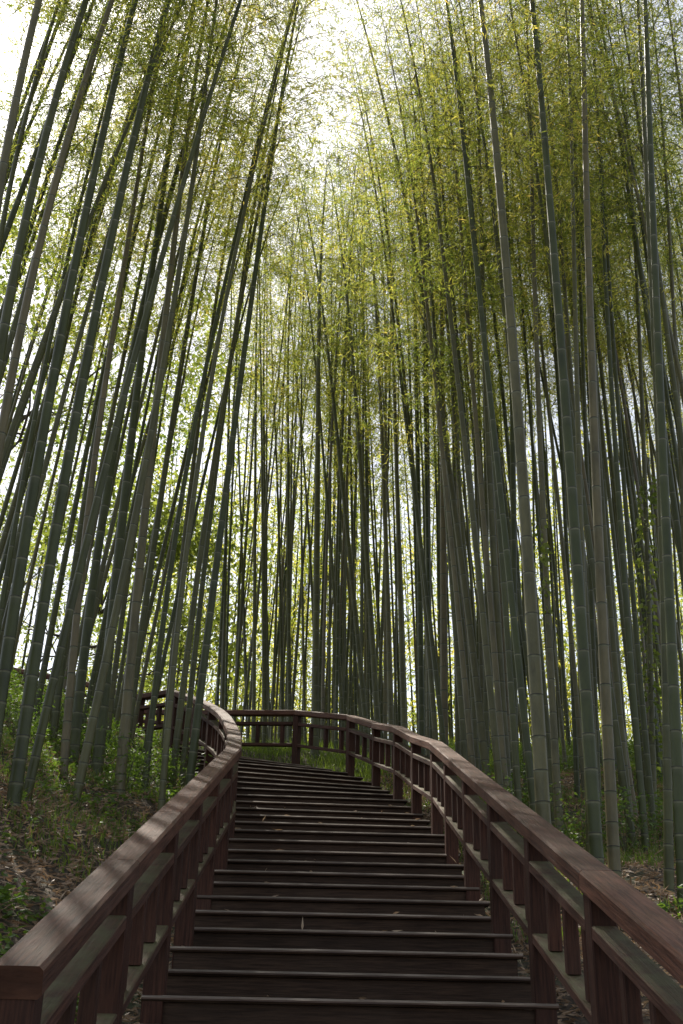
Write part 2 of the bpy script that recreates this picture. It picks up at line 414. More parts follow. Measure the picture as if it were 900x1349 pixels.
# ------------------------------------------------------------------ bamboo
def culm_mesh(pts, r0, r1p, sides, detail, name='culm'):
    """pts: dense centre line from the ground up (n,3) relative; radius r0 at base -> tip"""
    pts = np.asarray(pts); seg = np.linalg.norm(np.diff(pts, axis=0), axis=1); S = np.concatenate([[0], np.cumsum(seg)]); L = S[-1]
    # nodes
    hs = []; h = .05; k = 0
    while h < L-.05:
        hs.append(h); t = h/L
        sp = (.15+.22*min(1, t/.12)) if t < .6 else .37-.17*(t-.6)/.4
        h += sp*(1+.08*math.sin(k*2.4)) ; k += 1
    rad = lambda s: r0*(1-.12*min(1, s/1.0)*0)*((1-s/L)**.62*.96+.04)*(1+.12*math.exp(-s/.35))
    ring_s, ring_r, ring_u, ring_m = [0], [rad(0)], [0.], [0]
    prev = 0
    for h in hs:
        r = rad(h)
        if detail >= 2:
            b = .010+.18*r
            ring_s += [h-b, h-.0035, h, h+.004, h+.012]; ring_r += [r*1.0, r*1.01, r*1.05, r*1.02, r*.99]
            ring_u += [1., 1., 1., 0., 0.]; ring_m += [0, 2, 1, 1, 0]
        else:
            b = .012+.25*r
            ring_s += [h-b, h, h+.01]; ring_r += [r, r*1.06, r*.985]; ring_u += [1., 1., 0.]; ring_m += [0, 2, 1]
    ring_s.append(L); ring_r.append(.003); ring_u.append(1.); ring_m.append(0)
    rs = np.array(ring_s); rr = np.array(ring_r)
    C = np.stack([np.interp(rs, S, pts[:, k]) for k in range(3)], 1)
    T = np.gradient(C, axis=0); T = np.stack([np.interp(rs, S, np.gradient(pts[:, k], S)) for k in range(3)], 1); T /= np.linalg.norm(T, axis=1)[:, None]
    A = np.cross(T, np.array([0, 1., 0])); A /= np.linalg.norm(A, axis=1)[:, None]; B = np.cross(T, A)
    th = np.arange(sides)*2*math.pi/sides
    V = C[:, None]+rr[:, None, None]*(np.cos(th)[None, :, None]*A[:, None]+np.sin(th)[None, :, None]*B[:, None])
    nr = len(rs); idx = np.arange(nr*sides).reshape(nr, sides)
    a = idx[:-1]; b = np.roll(idx, -1, 1)[:-1]; c = np.roll(idx, -1, 1)[1:]; d = idx[1:]
    F = np.stack([a, d, c, b], -1).reshape(-1, 4)
    u0 = np.array(ring_u); U0 = u0[:-1].copy(); U1 = u0[1:].copy()
    UV = np.zeros((nr-1, sides, 4, 2)); UV[:, :, 0, 0] = U0[:, None]; UV[:, :, 3, 0] = U0[:, None]; UV[:, :, 1, 0] = U1[:, None]; UV[:, :, 2, 0] = U1[:, None]
    MI = np.repeat(np.array(ring_m[1:]), sides)
    return mesh(name, V.reshape(-1, 3), F, [M_CULM, M_NODE, M_NODEP], MI, UV.reshape(-1, 2), smooth=True), pts, S

def leaves(P, D, Ls, Ws, rg, fold=.15):
    """diamond shaped leaves at P pointing along D"""
    n = len(P); D = D/np.linalg.norm(D, axis=1)[:, None]
    R = rg.normal(size=(n, 3)); Sd = np.cross(D, R); Sd /= np.linalg.norm(Sd, axis=1)[:, None]; Nn = np.cross(D, Sd)
    Ls = Ls[:, None]; Ws = Ws[:, None]
    v0 = P; v1 = P+D*Ls*.38+Sd*Ws*.5+Nn*Ls*.03; v2 = P+D*Ls-Nn*Ls*.06; v3 = P+D*Ls*.38-Sd*Ws*.5+Nn*Ls*.03
    V = np.stack([v0, v1, v2, v3], 1).reshape(-1, 3); F = np.arange(4*n).reshape(n, 4)
    return V, F
def crown_mesh(L, rad, nleaf, seed, lw=.017, ll=.12):
    """the leafy upper part of a culm: paired branches at the nodes, leaves hanging in sprays; axis along +Z, length L"""
    rg = np.random.default_rng(seed); TV, TF = [], []; LP, LD = [], []
    nodes = np.arange(0, L, .28); cnt = 0; tot = sum((1-(h/L)**2*.7) for h in nodes)*2
    per = int(nleaf/tot)
    ph = rg.uniform(0, 6.28)
    for h in nodes:
        t = h/L
        ph += 2.6
        for k in range(2):
            if rg.random() < .12: continue
            az = ph+k*.9+rg.uniform(-.4, .4)
            bl = rad*(.45+.75*math.sin(math.pi*min(1, .22+t*.78))**.7)*rg.uniform(.6, 1.2)
            if t > .85: bl *= .6
            el = rg.uniform(.5, 1.0)
            d = np.array([math.cos(az)*math.cos(el), math.sin(az)*math.cos(el), math.sin(el)])
            p = np.array([0, 0, h]); pts = [p.copy()]
            ns = 5
            for q in range(ns):
                d = d+np.array([0, 0, -.17-.05*q]); d += rg.normal(size=3)*.07; d /= np.linalg.norm(d); p = p+d*bl/ns; pts.append(p.copy())
            pts = np.array(pts)
            # twig as a thin 3-sided tube
            b0 = len(TV)
            for q, pp in enumerate(pts):
                rr = .006*(1-q/(ns+1))
                for a in (0, 2.09, 4.19): TV.append(pp+rr*np.array([math.cos(a), math.sin(a), 0.4*math.sin(a+1)]))
            for q in range(ns):
                for a in range(3):
                    i0 = b0+q*3+a; i1 = b0+q*3+(a+1) % 3; TF.append((i0, i1, i1+3, i0+3))
            m = max(6, int(per*(1-t*t*.7)*rg.uniform(.6, 1.4)))
            nsub = max(3, m//9)
            for s in range(nsub):        # sprays
                u = rg.uniform(.25, 1.0)*ns; a = int(min(ns-1, u)); base = pts[a]+(pts[a+1]-pts[a])*(u-a)
                off = rg.normal(size=3)*np.array([.16, .16, .10])*(.7+.5*rad); c = base+off
                fan = rg.normal(size=3); fan[2] = -abs(fan[2])*.4-.25
                mm = m//nsub
                e0 = len(TV)
                for qq, pp in enumerate((base, c)):
                    for a_ in (0, 2.09, 4.19): TV.append(pp+.0022*np.array([math.cos(a_), math.sin(a_), .3]))
                for a_ in range(3): TF.append((e0+a_, e0+(a_+1) % 3, e0+3+(a_+1) % 3, e0+3+a_))
                LP.append(c+rg.normal(size=(mm, 3))*.055); dd = fan/np.linalg.norm(fan)+rg.normal(size=(mm, 3))*.42; LD.append(dd)
    LP = np.concatenate(LP); LD = np.concatenate(LD); n = len(LP)
    V, F = leaves(LP, LD, ll*rg.uniform(.6, 1.25, n), lw*rg.uniform(.7, 1.3, n), rg)
    TV = np.array(TV); TF = np.array(TF)
    VV = np.concatenate([TV, V]); FF = np.concatenate([TF, F+len(TV)])
    return mesh('foliage', VV, FF, [M_TWIG, M_LEAF], np.concatenate([np.zeros(len(TF)), np.ones(len(F))]))
CROWN_L = 7.5
CROWNS = [crown_mesh(CROWN_L, 1.25, 3500, s, .0130, .10) for s in (11, 12, 13, 14, 15, 16)]
FARCROWNS = [crown_mesh(CROWN_L, 1.35, 1600, s, .018, .13) for s in (21, 22, 23, 24)]

nb = 0
def bamboo(pts, dia, label, group, near=True, cfrac=.45, foliage=True):
    """pts: centre line from the ground up in world coordinates"""
    global nb; nb += 1
    pts = np.asarray(pts, float); root = empty('bamboo', pts[0]); tag(root, label, 'bamboo', group)
    rel = pts-pts[0]
    me, P, S = culm_mesh(rel, dia/2, None, 12 if near else 7, 2 if near else 1)
    link('culm', me, root)
    if foliage:
        L = S[-1]; s0 = L*(1-cfrac); p0 = np.array([np.interp(s0, S, P[:, k]) for k in range(3)]); p1 = P[-1]
        f = link('foliage', random.choice(CROWNS if near else FARCROWNS), root)
        d = Vector(p1-p0); q = d.to_track_quat('Z', 'Y') @ Matrix.Rotation(random.uniform(0, 6.28), 3, 'Z').to_quaternion()
        f.rotation_mode = 'QUATERNION'; f.rotation_quaternion = q; f.location = p0
        sc = d.length/CROWN_L*1.03; w = .75+.35*random.random()
        f.scale = (w, w, sc)
    return root
def culm_line(px_pts, Y, L=14.0, ground_hit=True, droop=.3):
    """centre line through photo points placed on the plane at distance Y, carried down to the ground and up to full length"""
    P = [at_y(x, y, Y) for x, y in px_pts]      # from low to high
    P = sorted(P, key=lambda p: p[2])
    z = [p[2] for p in P]; x = [p[0] for p in P]
    deg = 2 if len(P) > 3 else 1
    co = np.polyfit(z, x, deg)
    if deg == 2 and abs(co[0]) > .02: co[0]
    fx = lambda q: np.polyval(co, q)
    zlo = z[0]; xlo = np.polyval(co, zlo); slo = np.polyval(np.polyder(co), zlo)
    zhi = z[-1]; xhi = np.polyval(co, zhi); shi = np.polyval(np.polyder(co), zhi)
    X = lambda q: xlo+(q-zlo)*slo if q < zlo else (xhi+(q-zhi)*shi if q > zhi else fx(q))
    zg = zlo
    for _ in range(30): zg = .5*zg+.5*gz1(X(zg), Y)
    out = []; n = 36
    for k in range(n+1):
        t = k/n; q = zg-.03+t*L
        tip = max(0, t-.6)**2
        out.append((X(q)+tip*droop*4*math.copysign(1, -X(zg)), Y-tip*droop*3*random.uniform(.99, 1.01), q-tip*droop*1.5))
    return out
# traced culms: photo points (low to high), width in photo pixels, distance (None = from the visible foot), label
H = []
def cul(pts, w, Y, label, L=14.): H.append((pts, w, Y, label, L))
# --- left bank
cul([(17,1083),(37,900),(53,817),(73,717),(97,567),(113,467),(147,317),(173,200),(193,117),(220,0)], 19, 8.6, 'thick grey green bamboo rising from the dead leaves at the foot of the left bank')
cul([(35,1070),(53,957),(73,873),(100,777),(127,660),(150,567),(180,473),(230,283),(300,50)], 13, 9.0, 'bamboo just right of the thickest one on the left bank, leaning far right')
cul([(0,950),(7,887),(20,783),(40,633),(60,540),(90,400),(123,250),(140,173),(170,20)], 19, 8.4, 'dark almost black thick bamboo leaning right at the left picture edge')
cul([(87,1010),(88,900),(100,817),(113,733),(117,667),(150,430)], 12, 10.6, 'straight olive bamboo standing in low green plants on the left bank')
cul([(107,1040),(123,940),(143,840),(163,750),(197,583),(230,400),(262,200),(275,60)], 13, 10.0, 'pale grey bamboo on the left bank, foot bending out to the left')
cul([(160,1017),(167,900),(177,810),(193,700),(210,500),(233,267),(267,33)], 15, 11.0, 'dark upright bamboo in the middle of the left bank')
cul([(195,1010),(203,900),(217,800),(240,667),(267,500),(290,400)], 9, 11.6, 'slender dark bamboo between the middle of the left bank and the railing')
cul([(213,1037),(220,953),(233,867),(250,717),(267,567),(287,433),(330,250)], 9.5, 10.4, 'slender grey bamboo with the lowest foot beside the left railing')
cul([(253,1020),(263,917),(280,760),(300,640),(318,500),(338,330),(365,180),(388,5)], 12, 11.4, 'long smooth green bamboo leaning right across the open sky by the left railing', 15.)
cul([(233,973),(247,867),(263,733),(290,560),(330,330)], 9, 13.2, 'thin pale bamboo behind the long leaning one, near the top of the left railing')
cul([(245,975),(258,867),(268,733),(300,520),(322,350)], 8, 13.6, 'thin grey bamboo squeezed beside the pale one near the top of the left railing')
cul([(133,990),(137,900),(147,800),(167,633),(183,500),(205,330),(240,80)], 16, 11.6, 'broad shaded bamboo behind the pale grey one on the left bank')
cul([(97,973),(110,867),(133,733),(163,500),(187,417),(240,200),(275,90)], 15, 12.0, 'thick bamboo in a leaning pair, second row of the left bank')
cul([(72,960),(85,850),(100,720),(123,600),(137,500),(160,400),(190,250)], 10, 12.6, 'thin light culmed bamboo in the second row of the left bank')
cul([(-62,900),(-30,500),(0,227),(20,133),(37,60),(53,0)], 21, 7.2, 'very thick bamboo crossing the upper left corner')
cul([(-45,780),(-10,400),(30,150),(55,80),(80,0)], 12, 8.8, 'thinner bamboo right behind the very thick one in the upper left corner')
cul([(-50,900),(0,500),(20,317),(50,227),(70,150),(113,0)], 20, 7.8, 'thick shaded bamboo entering from the left edge half way up')
cul([(-30,800),(0,567),(20,500),(30,393),(63,283),(87,200),(147,0)], 17, 8.2, 'thick bamboo second in from the left edge, leaning steeply right')
cul([(-30,720),(10,560),(43,483),(77,400),(128,265),(177,160),(203,83),(240,0)], 10, 9.4, 'curved slender bamboo sweeping over its straight neighbours at the left')
cul([(-5,860),(10,740),(40,560),(70,440),(95,330),(120,200)], 9, 10.4, 'thin grey bamboo behind the dark one at the left edge')
cul([(55,905),(75,790),(110,600),(140,470),(175,330),(200,200)], 9, 13.4, 'thin bamboo against the white sky left of centre of the bank')
cul([(180,900),(195,760),(212,640),(230,520),(262,380),(285,200)], 10, 13.4, 'medium bamboo by the white gap on the left bank')
cul([(150,905),(170,740),(190,620),(220,480),(250,330)], 8, 14.2, 'faint thin bamboo at the crest of the left bank')
cul([(222,925),(235,790),(250,640),(275,470),(300,300)], 8, 14.6, 'thin bamboo standing before the upper left railing')
# --- middle, behind the landing
cul([(415,960),(417,783),(420,400),(421,150)], 10.5, 19.6, 'dark double thick bamboo right behind the middle post of the landing')
cul([(478,960),(470,783),(463,700),(443,567),(423,443),(410,250)], 7.5, 20.0, 'bamboo bowing left above the corner of the landing railing')
cul([(497,960),(487,783),(480,667),(470,533),(457,400),(440,170)], 8.5, 19.4, 'bamboo right of the landing corner leaning gently left')
cul([(382,960),(380,783),(380,400),(381,200)], 5.5, 21.5, 'thin ruler straight bamboo behind the landing railing')
cul([(349,960),(348,783),(347,400),(345,280)], 5.5, 22., 'thin straight bamboo above the far end of the landing railing')
cul([(334,960),(336,783),(337,400),(338,280)], 5.5, 21., 'thin bamboo at the far left end of the landing railing')
cul([(372,960),(370,783),(362,560),(355,417)], 4.5, 22.5, 'very thin bamboo leaning left behind the landing railing')
cul([(418,960),(410,783),(398,560),(387,480)], 4.5, 22., 'very thin bamboo crossing behind the dark double thick one')
cul([(516,970),(510,783),(505,600),(497,433)], 8, 18.6, 'dark bamboo beside the white slit right of the landing corner')
cul([(508,970),(508,783),(508,400),(507,250)], 6, 20.4, 'thin upright bamboo beside the white slit')
cul([(533,975),(527,783),(522,600),(517,400),(512,250)], 8, 18., 'grey bamboo just right of the white slit')
cul([(556,985),(553,783),(550,600),(547,400),(543,230)], 9, 16.8, 'dark bamboo standing over the upper right railing')
cul([(642,1010),(632,930),(605,750),(600,700),(582,540),(560,383),(533,250),(503,133),(480,0)], 10, 13.6, 'pale sunlit bamboo leaning far left in a long curve over the right railing', 15)
cul([(566,985),(564,783),(563,600),(562,440),(560,250)], 9.5, 16., 'straight grey bamboo beside the pale curved one')
cul([(586,1000),(584,783),(583,600),(583,400),(580,200)], 10.5, 15.2, 'straight thick bamboo left of the pale curved foot')
cul([(452,955),(440,783),(430,640),(423,567)], 5.5, 20.8, 'slender bamboo behind the corner post')
# --- right of the stairs
cul([(716,1085),(713,1067),(707,867),(690,617),(668,393),(650,167),(637,17)], 21, 8.9, 'thickest green bamboo on the right, close behind the railing')
cul([(785,1120),(777,1000),(767,833),(753,600),(733,393),(713,150),(703,0)], 19, 8.6, 'tall thick grey bamboo with clear rings right of the thickest one')
cul([(810,1150),(807,1083),(797,900),(783,600),(777,393),(772,167),(767,0)], 17, 8.8, 'upright dark green bamboo third from the railing at right')
cul([(900,1180),(897,1083),(887,867),(873,600),(863,393),(857,167),(850,0)], 17, 8.2, 'thick grey bamboo with dark rings by the right picture edge')
cul([(882,1190),(880,1083),(877,900),(872,700),(862,450)], 13, 8.8, 'slimmer bamboo standing tight against the one by the right edge')
cul([(737,1080),(733,1000),(713,700),(707,393),(700,167),(697,0)], 11, 11., 'medium bamboo behind the thickest green one')
cul([(668,1040),(667,1033),(657,783),(643,533),(633,393),(632,0)], 13, 12.2, 'smooth green bamboo over the middle of the right railing')
cul([(676,1050),(677,900),(677,783),(676,600),(672,400)], 10, 12.8, 'grey bamboo half hidden left of the thickest green one')
cul([(847,1083),(840,967),(817,700),(800,400),(790,200)], 10, 10.8, 'medium bamboo in the second row at the far right')
cul([(862,1100),(860,1083),(827,700),(807,433),(795,250)], 9, 11.6, 'slim bamboo leaning left in the second row at the far right')
cul([(862,1000),(857,950),(847,700),(853,600),(840,400),(827,150)], 8.5, 12.6, 'slim dark bamboo wrapped in ivy at the far right')
cul([(905,800),(900,700),(887,393),(873,167)], 9, 11., 'brownish bamboo at the right picture edge')
cul([(930,420),(900,127),(880,0)], 10, 10.4, 'pale sunlit bamboo cutting the upper right corner')
cul([(790,1080),(777,783),(767,400),(758,200)], 9, 12.4, 'dark thin bamboo between the two tall grey ones')
cul([(830,1083),(817,933),(800,767),(790,600),(780,420)], 10, 11.2, 'grey bamboo with a mossy foot in the second row')
cul([(693,1000),(677,683),(667,567),(653,433)], 8, 14.2, 'thin bamboo crossing left behind the smooth green one')
cul([(760,1040),(747,700),(727,400),(715,200)], 7, 13.8, 'slim bamboo behind the tall grey ringed one')
cul([(620,1010),(612,800),(600,560),(590,330)], 8, 15.6, 'thin bamboo leaning left just above the railing joint')
cul([(604,1000),(601,800),(598,560),(596,330)], 8, 16.4, 'thin dark bamboo above the railing joint')
cul([(640,1020),(641,830),(640,600),(636,400)], 8, 14.8, 'dark bamboo right of the pale curved foot')
for pts, w, Y, label, L in H:
    line = culm_line(pts, Y, L)
    zc = Y/math.cos(PITCH)*.95
    grp = 'bamboos on the left bank' if pts[0][0] < 320 else ('bamboos behind the landing' if pts[0][0] < 560 else 'bamboos right of the stairs')
    bamboo(line, (.98 if Y < 12.5 else 1.08)*w*zc*.93/FOC, label, grp, near=True)

# --- the rest of the grove, filling behind the traced culms
placed = [(l[0]) for l in []]
taken = []
def free(x, y, r):
    for a, b in taken:
        if (a-x)**2+(b-y)**2 < r*r: return False
    return True
def clear_path(x, y, r=1.45):
    return np.min((SP[:, 0]-x)**2+(SP[:, 1]-y)**2) > r*r
ORD = 'first second third fourth fifth sixth seventh eighth ninth tenth eleventh twelfth thirteenth fourteenth fifteenth sixteenth seventeenth eighteenth nineteenth twentieth'.split()
ORD += ['twenty-'+w for w in ORD[:9]]+['thirtieth']+['thirty-'+w for w in ORD[:9]]
def proj(p):
    x, y, z = p; zc = y*math.cos(PITCH)+z*math.sin(PITCH); yc = -y*math.sin(PITCH)+z*math.cos(PITCH)
    u, v = x/zc*FOC, -yc/zc*FOC; c, s = math.cos(ROLL), math.sin(ROLL); return 450+c*u-s*v, 674.5+s*u+c*v
def fill(n, xr, yr, lean, dia, label, grp, near, Lr=(12.5, 15), sep=.35, test=None, cf=.52):
    k = 0; tries = 0; made = {}
    while k < n and tries < n*60:
        tries += 1; x = random.uniform(*xr); y = random.uniform(*yr)
        if test and not test(x, y): continue
        if not clear_path(x, y) or not free(x, y, sep): continue
        taken.append((x, y)); z = gz1(x, y); L = random.uniform(*Lr)
        lx = random.gauss(lean, .028); ly = random.gauss(0, .03); bx = random.gauss(0, .0012)+(-.001 if x > 0 else .001); ln = []
        for q in range(31):
            t = q/30; h = t*L; tip = max(0, t-.6)**2
            ln.append((x+lx*h+bx*h*h-math.copysign(tip*1.4, x), y+ly*h-tip*.8, z-.03+h-tip*.5))
        dm = random.uniform(*dia); o = bamboo(ln, dm, label, grp, near, cfrac=cf*random.uniform(.85, 1.1)); k += 1
        a_, b_ = proj(ln[0]), proj(ln[12]); q_ = (b_[0]-a_[0])/max(1, a_[1]-b_[1])
        th = 'thick' if dm > dia[0]+(dia[1]-dia[0])*.66 else ('thin' if dm < dia[0]+(dia[1]-dia[0])*.33 else 'medium')
        ln_ = 'leaning right' if q_ > .035 else ('leaning left' if q_ < -.035 else 'upright')
        made.setdefault((th, ln_), []).append((a_[0], o))
    for (th, ln_), l_ in made.items():
        l_.sort(key=lambda t: t[0])
        for n_, (px_, o) in enumerate(l_):
            w_ = '' if len(l_) == 1 else ORD[n_]+' '
            o['label'] = f'{w_}{th} {ln_} bamboo from the left {label}' if w_ else f'the only {th} {ln_} bamboo {label}'
fill(9, (1.4, 2.1), (12.0, 15.8), -.045, (.07, .085), 'crowned over the upper steps', 'bamboos reaching over the upper steps', True, (12.5, 14.5), .4, cf=.62)
fill(28, (1.7, 5.5), (9.8, 16), -.018, (.055, .09), 'close behind the right railing', 'bamboos crowded behind the right railing', True, test=lambda x, y: .12 < x/y < .42)
fill(52, (2.2, 10.5), (14, 22), -.012, (.055, .085), 'far back right of the stairs', 'bamboos crowded far back on the right', True, test=lambda x, y: .1 < x/y < .45)
fill(68, (-2.9, 4.5), (20.3, 27), -.006, (.05, .085), 'in the thicket beyond the landing', 'bamboos in the thicket beyond the landing', False, (14, 17.5), sep=.36, test=lambda x, y: -.115 < x/y < .2, cf=.58)
fill(31, (-6, 14), (27, 36), -.0, (.08, .12), 'in the far rows beyond the stairs', 'distant bamboos far beyond the stairs', False, (12, 15), .7, test=lambda x, y: -.16 < x/y < .4, cf=.8)
fill(24, (-6.5, -2.2), (10.5, 19), .085, (.06, .09), 'high on the left bank', 'thin bamboos on the upper left bank', True, (10, 13.5), .4, test=lambda x, y: -.4 < x/y < -.17)
fill(10, (-15, -6), (20, 32), .05, (.07, .10), 'far beyond the left bank', 'distant bamboos beyond the left bank', False, (12, 15), .8, test=lambda x, y: -.5 < x/y < -.27)

fill(7, (-7.5, -3.5), (7.5, 13), .10, (.08, .10), 'at the far left edge of the bank', 'bamboos at the far left edge of the bank', True, (13, 15), .5, test=lambda x, y: -.52 < x/y < -.36, cf=.6)

# the wood beyond: a mass of leafy culms nobody could count
def far_wood():
    rg = np.random.default_rng(99); LP, LD, CV, CF = [], [], [], []
    for k in range(420):
        y = (rg.uniform(20, 30) if k < 70 else rg.uniform(28, 52)); x = (rg.uniform(-.13, .44) if k < 70 else rg.uniform(-.22, .46))*y; z = 0
        b = len(CV); z = gz1(x, y); r = rg.uniform(.028, .05); Lk = rg.uniform(12, 16); lx = rg.normal()*.035-.008
        for q in range(5):
            t = q/4
            for a in range(4): CV.append((x+lx*Lk*t+r*(1-.8*t)*math.cos(a*1.571), y+r*(1-.8*t)*math.sin(a*1.571), z+t*Lk))
        for q in range(4):
            for a in range(4): CF.append((b+q*4+a, b+q*4+(a+1) % 4, b+q*4+4+(a+1) % 4, b+q*4+4+a))
        m = 26 if k > 70 else 0
        if not m: continue
        c = np.stack([x+rg.normal(size=m)*.8, y+rg.normal(size=m)*.8, z+Lk*rg.uniform(.04, .95, m)], 1)
        p = np.repeat(c, 20, 0)+rg.normal(size=(m*20, 3))*.30; LP.append(p); d = rg.normal(size=p.shape); d[:, 2] -= .5; LD.append(d)
    LP = np.concatenate(LP); LD = np.concatenate(LD); n = len(LP)
    V, F = leaves(LP, LD, rg.uniform(.16, .30, n), rg.uniform(.04, .07, n), rg)
    CV = np.array(CV); CF = np.array(CF)
    o = link('bamboo_wood', mesh('bamboo_wood', np.concatenate([CV, V]), np.concatenate([CF, F+len(CV)]), [M_CULM, M_LEAF], np.concatenate([np.zeros(len(CF)), np.ones(len(F))])))
    tag(o, 'hazy yellow green mass of far off bamboo behind all the culms', 'bamboo wood', kind='stuff')
far_wood()

# ------------------------------------------------------------------ broadleaf trees beyond the crest
def tree(x, y, h, cr, nleaf, label, seed, dens=26):
    rg = np.random.default_rng(seed); zb = gz1(x, y); root = empty('tree', (x, y, zb)); tag(root, label, 'tree', 'broadleaf trees beyond the bamboo')
    V, F = [], []; tips = []
    def limb(p, d, L, r, lev):
        ns = 5; b0 = len(V)
        for q in range(ns+1):
            rr = r*(1-.6*q/ns)
            A = np.cross(d, [0.3, 1, .1]); A /= np.linalg.norm(A); B = np.cross(d, A)
            for a in range(6): V.append(p+rr*(math.cos(a*1.047)*A+math.sin(a*1.047)*B))
            if q < ns:
                p = p+d*L/ns; d = d+rg.normal(size=3)*.12; d /= np.linalg.norm(d)
            if lev < 3 and q >= 2:
                for _ in range(2 if lev else 2):
                    nd = d+rg.normal(size=3)*.75; nd[2] = abs(nd[2])*.6+.1; nd /= np.linalg.norm(nd); limb(p, nd, L*.55, rr*.5, lev+1)
        for q in range(ns):
            for a in range(6):
                i0 = b0+q*6+a; i1 = b0+q*6+(a+1) % 6; F.append((i0, i1, i1+6, i0+6))
        if lev >= 2: tips.append(p)
    limb(np.array([0, 0, -.1]), np.array([.03, 0, 1.]), h*.62, h*.02, 0)
    link('trunk', mesh('trunk', V, F, [M_BARK], smooth=True), root)
    tips = np.array(tips); c = tips[rg.integers(0, len(tips), nleaf//dens)]+rg.normal(size=(nleaf//dens, 3))*cr*.16
    P = np.repeat(c, dens, 0)+rg.normal(size=(len(c)*dens, 3))*.20; D = rg.normal(size=P.shape); D[:, 2] -= .4
    LV, LF = leaves(P, D, rg.uniform(.1, .2, len(P)), rg.uniform(.07, .12, len(P)), rg)
    link('crown', mesh('crown', LV, LF, [M_BROAD]), root)
tree(-6.2, 25.5, 6.5, 2.4, 6500, 'bright green broadleaf tree beyond the upper left railing', 3)
tree(-9.5, 25, 14, 4.2, 16000, 'tall green broadleaf tree beyond the left picture edge bamboos', 4)
tree(-13.5, 30, 15, 5, 14000, 'far broadleaf tree behind the upper left bamboos', 6)

# ------------------------------------------------------------------ forest floor
def scatter(n, xr, yr, pred=None, clear=1.12):
    X = rng.uniform(*xr, n); Y = rng.uniform(*yr, n)
    d = np.full(n, 1e9)
    for k in range(len(SP)): d = np.minimum(d, (X-SP[k, 0])**2+(Y-SP[k, 1])**2)
    m = d > clear*clear
    if pred is not None: m &= pred(X, Y)
    X, Y = X[m], Y[m]; return X, Y, ground(X, Y)
def patch(X, Y, s=1.0, o=0):
    return .5+.5*np.sin(X*1.7*s+o+1.3*np.sin(Y*1.1*s))*np.cos(Y*1.5*s-o+1.1*np.sin(X*.9*s))
# litter
X, Y, Z = scatter(170000, (-7, 6), (1.5, 17), lambda X, Y: (np.abs(X/np.maximum(Y, .1)) < .45))
keep = rng.random(len(X)) < np.where(X < 0, 1-.75*sm(Y+.0*X, 9, 13), 1-.3*patch(X, Y)); X, Y, Z = X[keep], Y[keep], Z[keep]; n = len(X)
D = rng.normal(size=(n, 3)); D[:, 2] *= .3
LV, LF = leaves(np.stack([X, Y, Z+rng.uniform(.0, .035, n)], 1), D, rng.uniform(.04, .12, n), rng.uniform(.010, .024, n), rng)
tag(link('leaf_litter', mesh('leaf_litter', LV, LF, [M_DEAD])), 'dry brown bamboo leaves covering the ground beside the stairs', 'dead leaves', kind='stuff')
# grass behind the landing and along the crest
def blades(name, X, Y, Z, h0, h1, w, m, label):
    n = len(X); a = rng.uniform(0, 6.28, n); h = rng.uniform(h0, h1, n); lean = rng.normal(size=(n, 2))*.35
    s = np.stack([np.cos(a), np.sin(a), 0*a], 1)*w*.5; B = np.stack([X, Y, Z-.01], 1)
    M = B+np.stack([lean[:, 0]*h*.3, lean[:, 1]*h*.3, h*.6], 1); T = B+np.stack([lean[:, 0]*h, lean[:, 1]*h, h], 1)
    V = np.stack([B-s, B+s, M+s*.7, T, M-s*.7], 1).reshape(-1, 3); k = np.arange(n)*5
    F = np.concatenate([np.stack([k, k+1, k+2, k+4], 1), np.stack([k+4, k+2, k+3, k+3], 1)])
    V = np.stack([B-s, B+s, M+s*.7, M-s*.7, M+s*.7, T, T, M-s*.7], 1)
    V = np.stack([B-s, B+s, M+s*.7, M-s*.7, M-s*.7, M+s*.7, T+s*.08, T-s*.08], 1).reshape(-1, 3); F = np.arange(8*n).reshape(-1, 4)
    return tag(link(name, mesh(name, V, F, [m])), label, 'grass', kind='stuff')
X, Y, Z = scatter(34000, (-4.5, 6), (17, 24.5), clear=1.15)
blades('grass', X, Y, Z, .06, .22, .012, M_GRASS, 'bright green grass on the bank behind the landing railing')
X, Y, Z = scatter(90000, (-8, 8), (8, 20), lambda X, Y: (patch(X, Y, 1.3, 2) > .35) & (np.abs(X/Y) < .5), 1.2)
blades('grass', X, Y, Z, .04, .13, .013, M_GRASS, 'thin green grass among the feet of the bamboos')
# undergrowth: low leafy stems
def herbs(name, X, Y, Z, hgt, nl, lsz, label, m=M_HERB, kind='stuff', cat='undergrowth'):
    P, D, Ls, Ws = [], [], [], []
    for x, y, z in zip(X, Y, Z):
        h = hgt*random.uniform(.5, 1.2); k = int(nl*random.uniform(.6, 1.2)); lx, ly = random.gauss(0, .25), random.gauss(0, .25)
        t = rng.uniform(.2, 1, k); az = rng.uniform(0, 6.28, k)
        o = rng.uniform(0, .5, k)*hgt
        P.append(np.stack([x+lx*h*t+np.cos(az)*o, y+ly*h*t+np.sin(az)*o, z+h*t], 1)); D.append(np.stack([np.cos(az), np.sin(az), rng.uniform(-.5, .4, k)], 1))
        Ls.append(rng.uniform(.6, 1.3, k)*lsz)
    P = np.concatenate(P); D = np.concatenate(D); Ls = np.concatenate(Ls)
    LV, LF = leaves(P, D, Ls, Ls*.45, rng)
    return LV, LF
X, Y, Z = scatter(4200, (-8, -1.3), (7.5, 18.5), lambda X, Y: (X/Y > -.45) & (rng.random(len(X)) < (.12+.88*sm(Y, 9.0, 12.5))*(.3+.9*patch(X, Y, 1, 1))), 1.35)
LV, LF = herbs('undergrowth', X, Y, Z, .17, 20, .055, '')
tag(link('undergrowth', mesh('undergrowth', LV, LF, [M_HERB])), 'low leafy green undergrowth covering the left bank', 'undergrowth', kind='stuff')
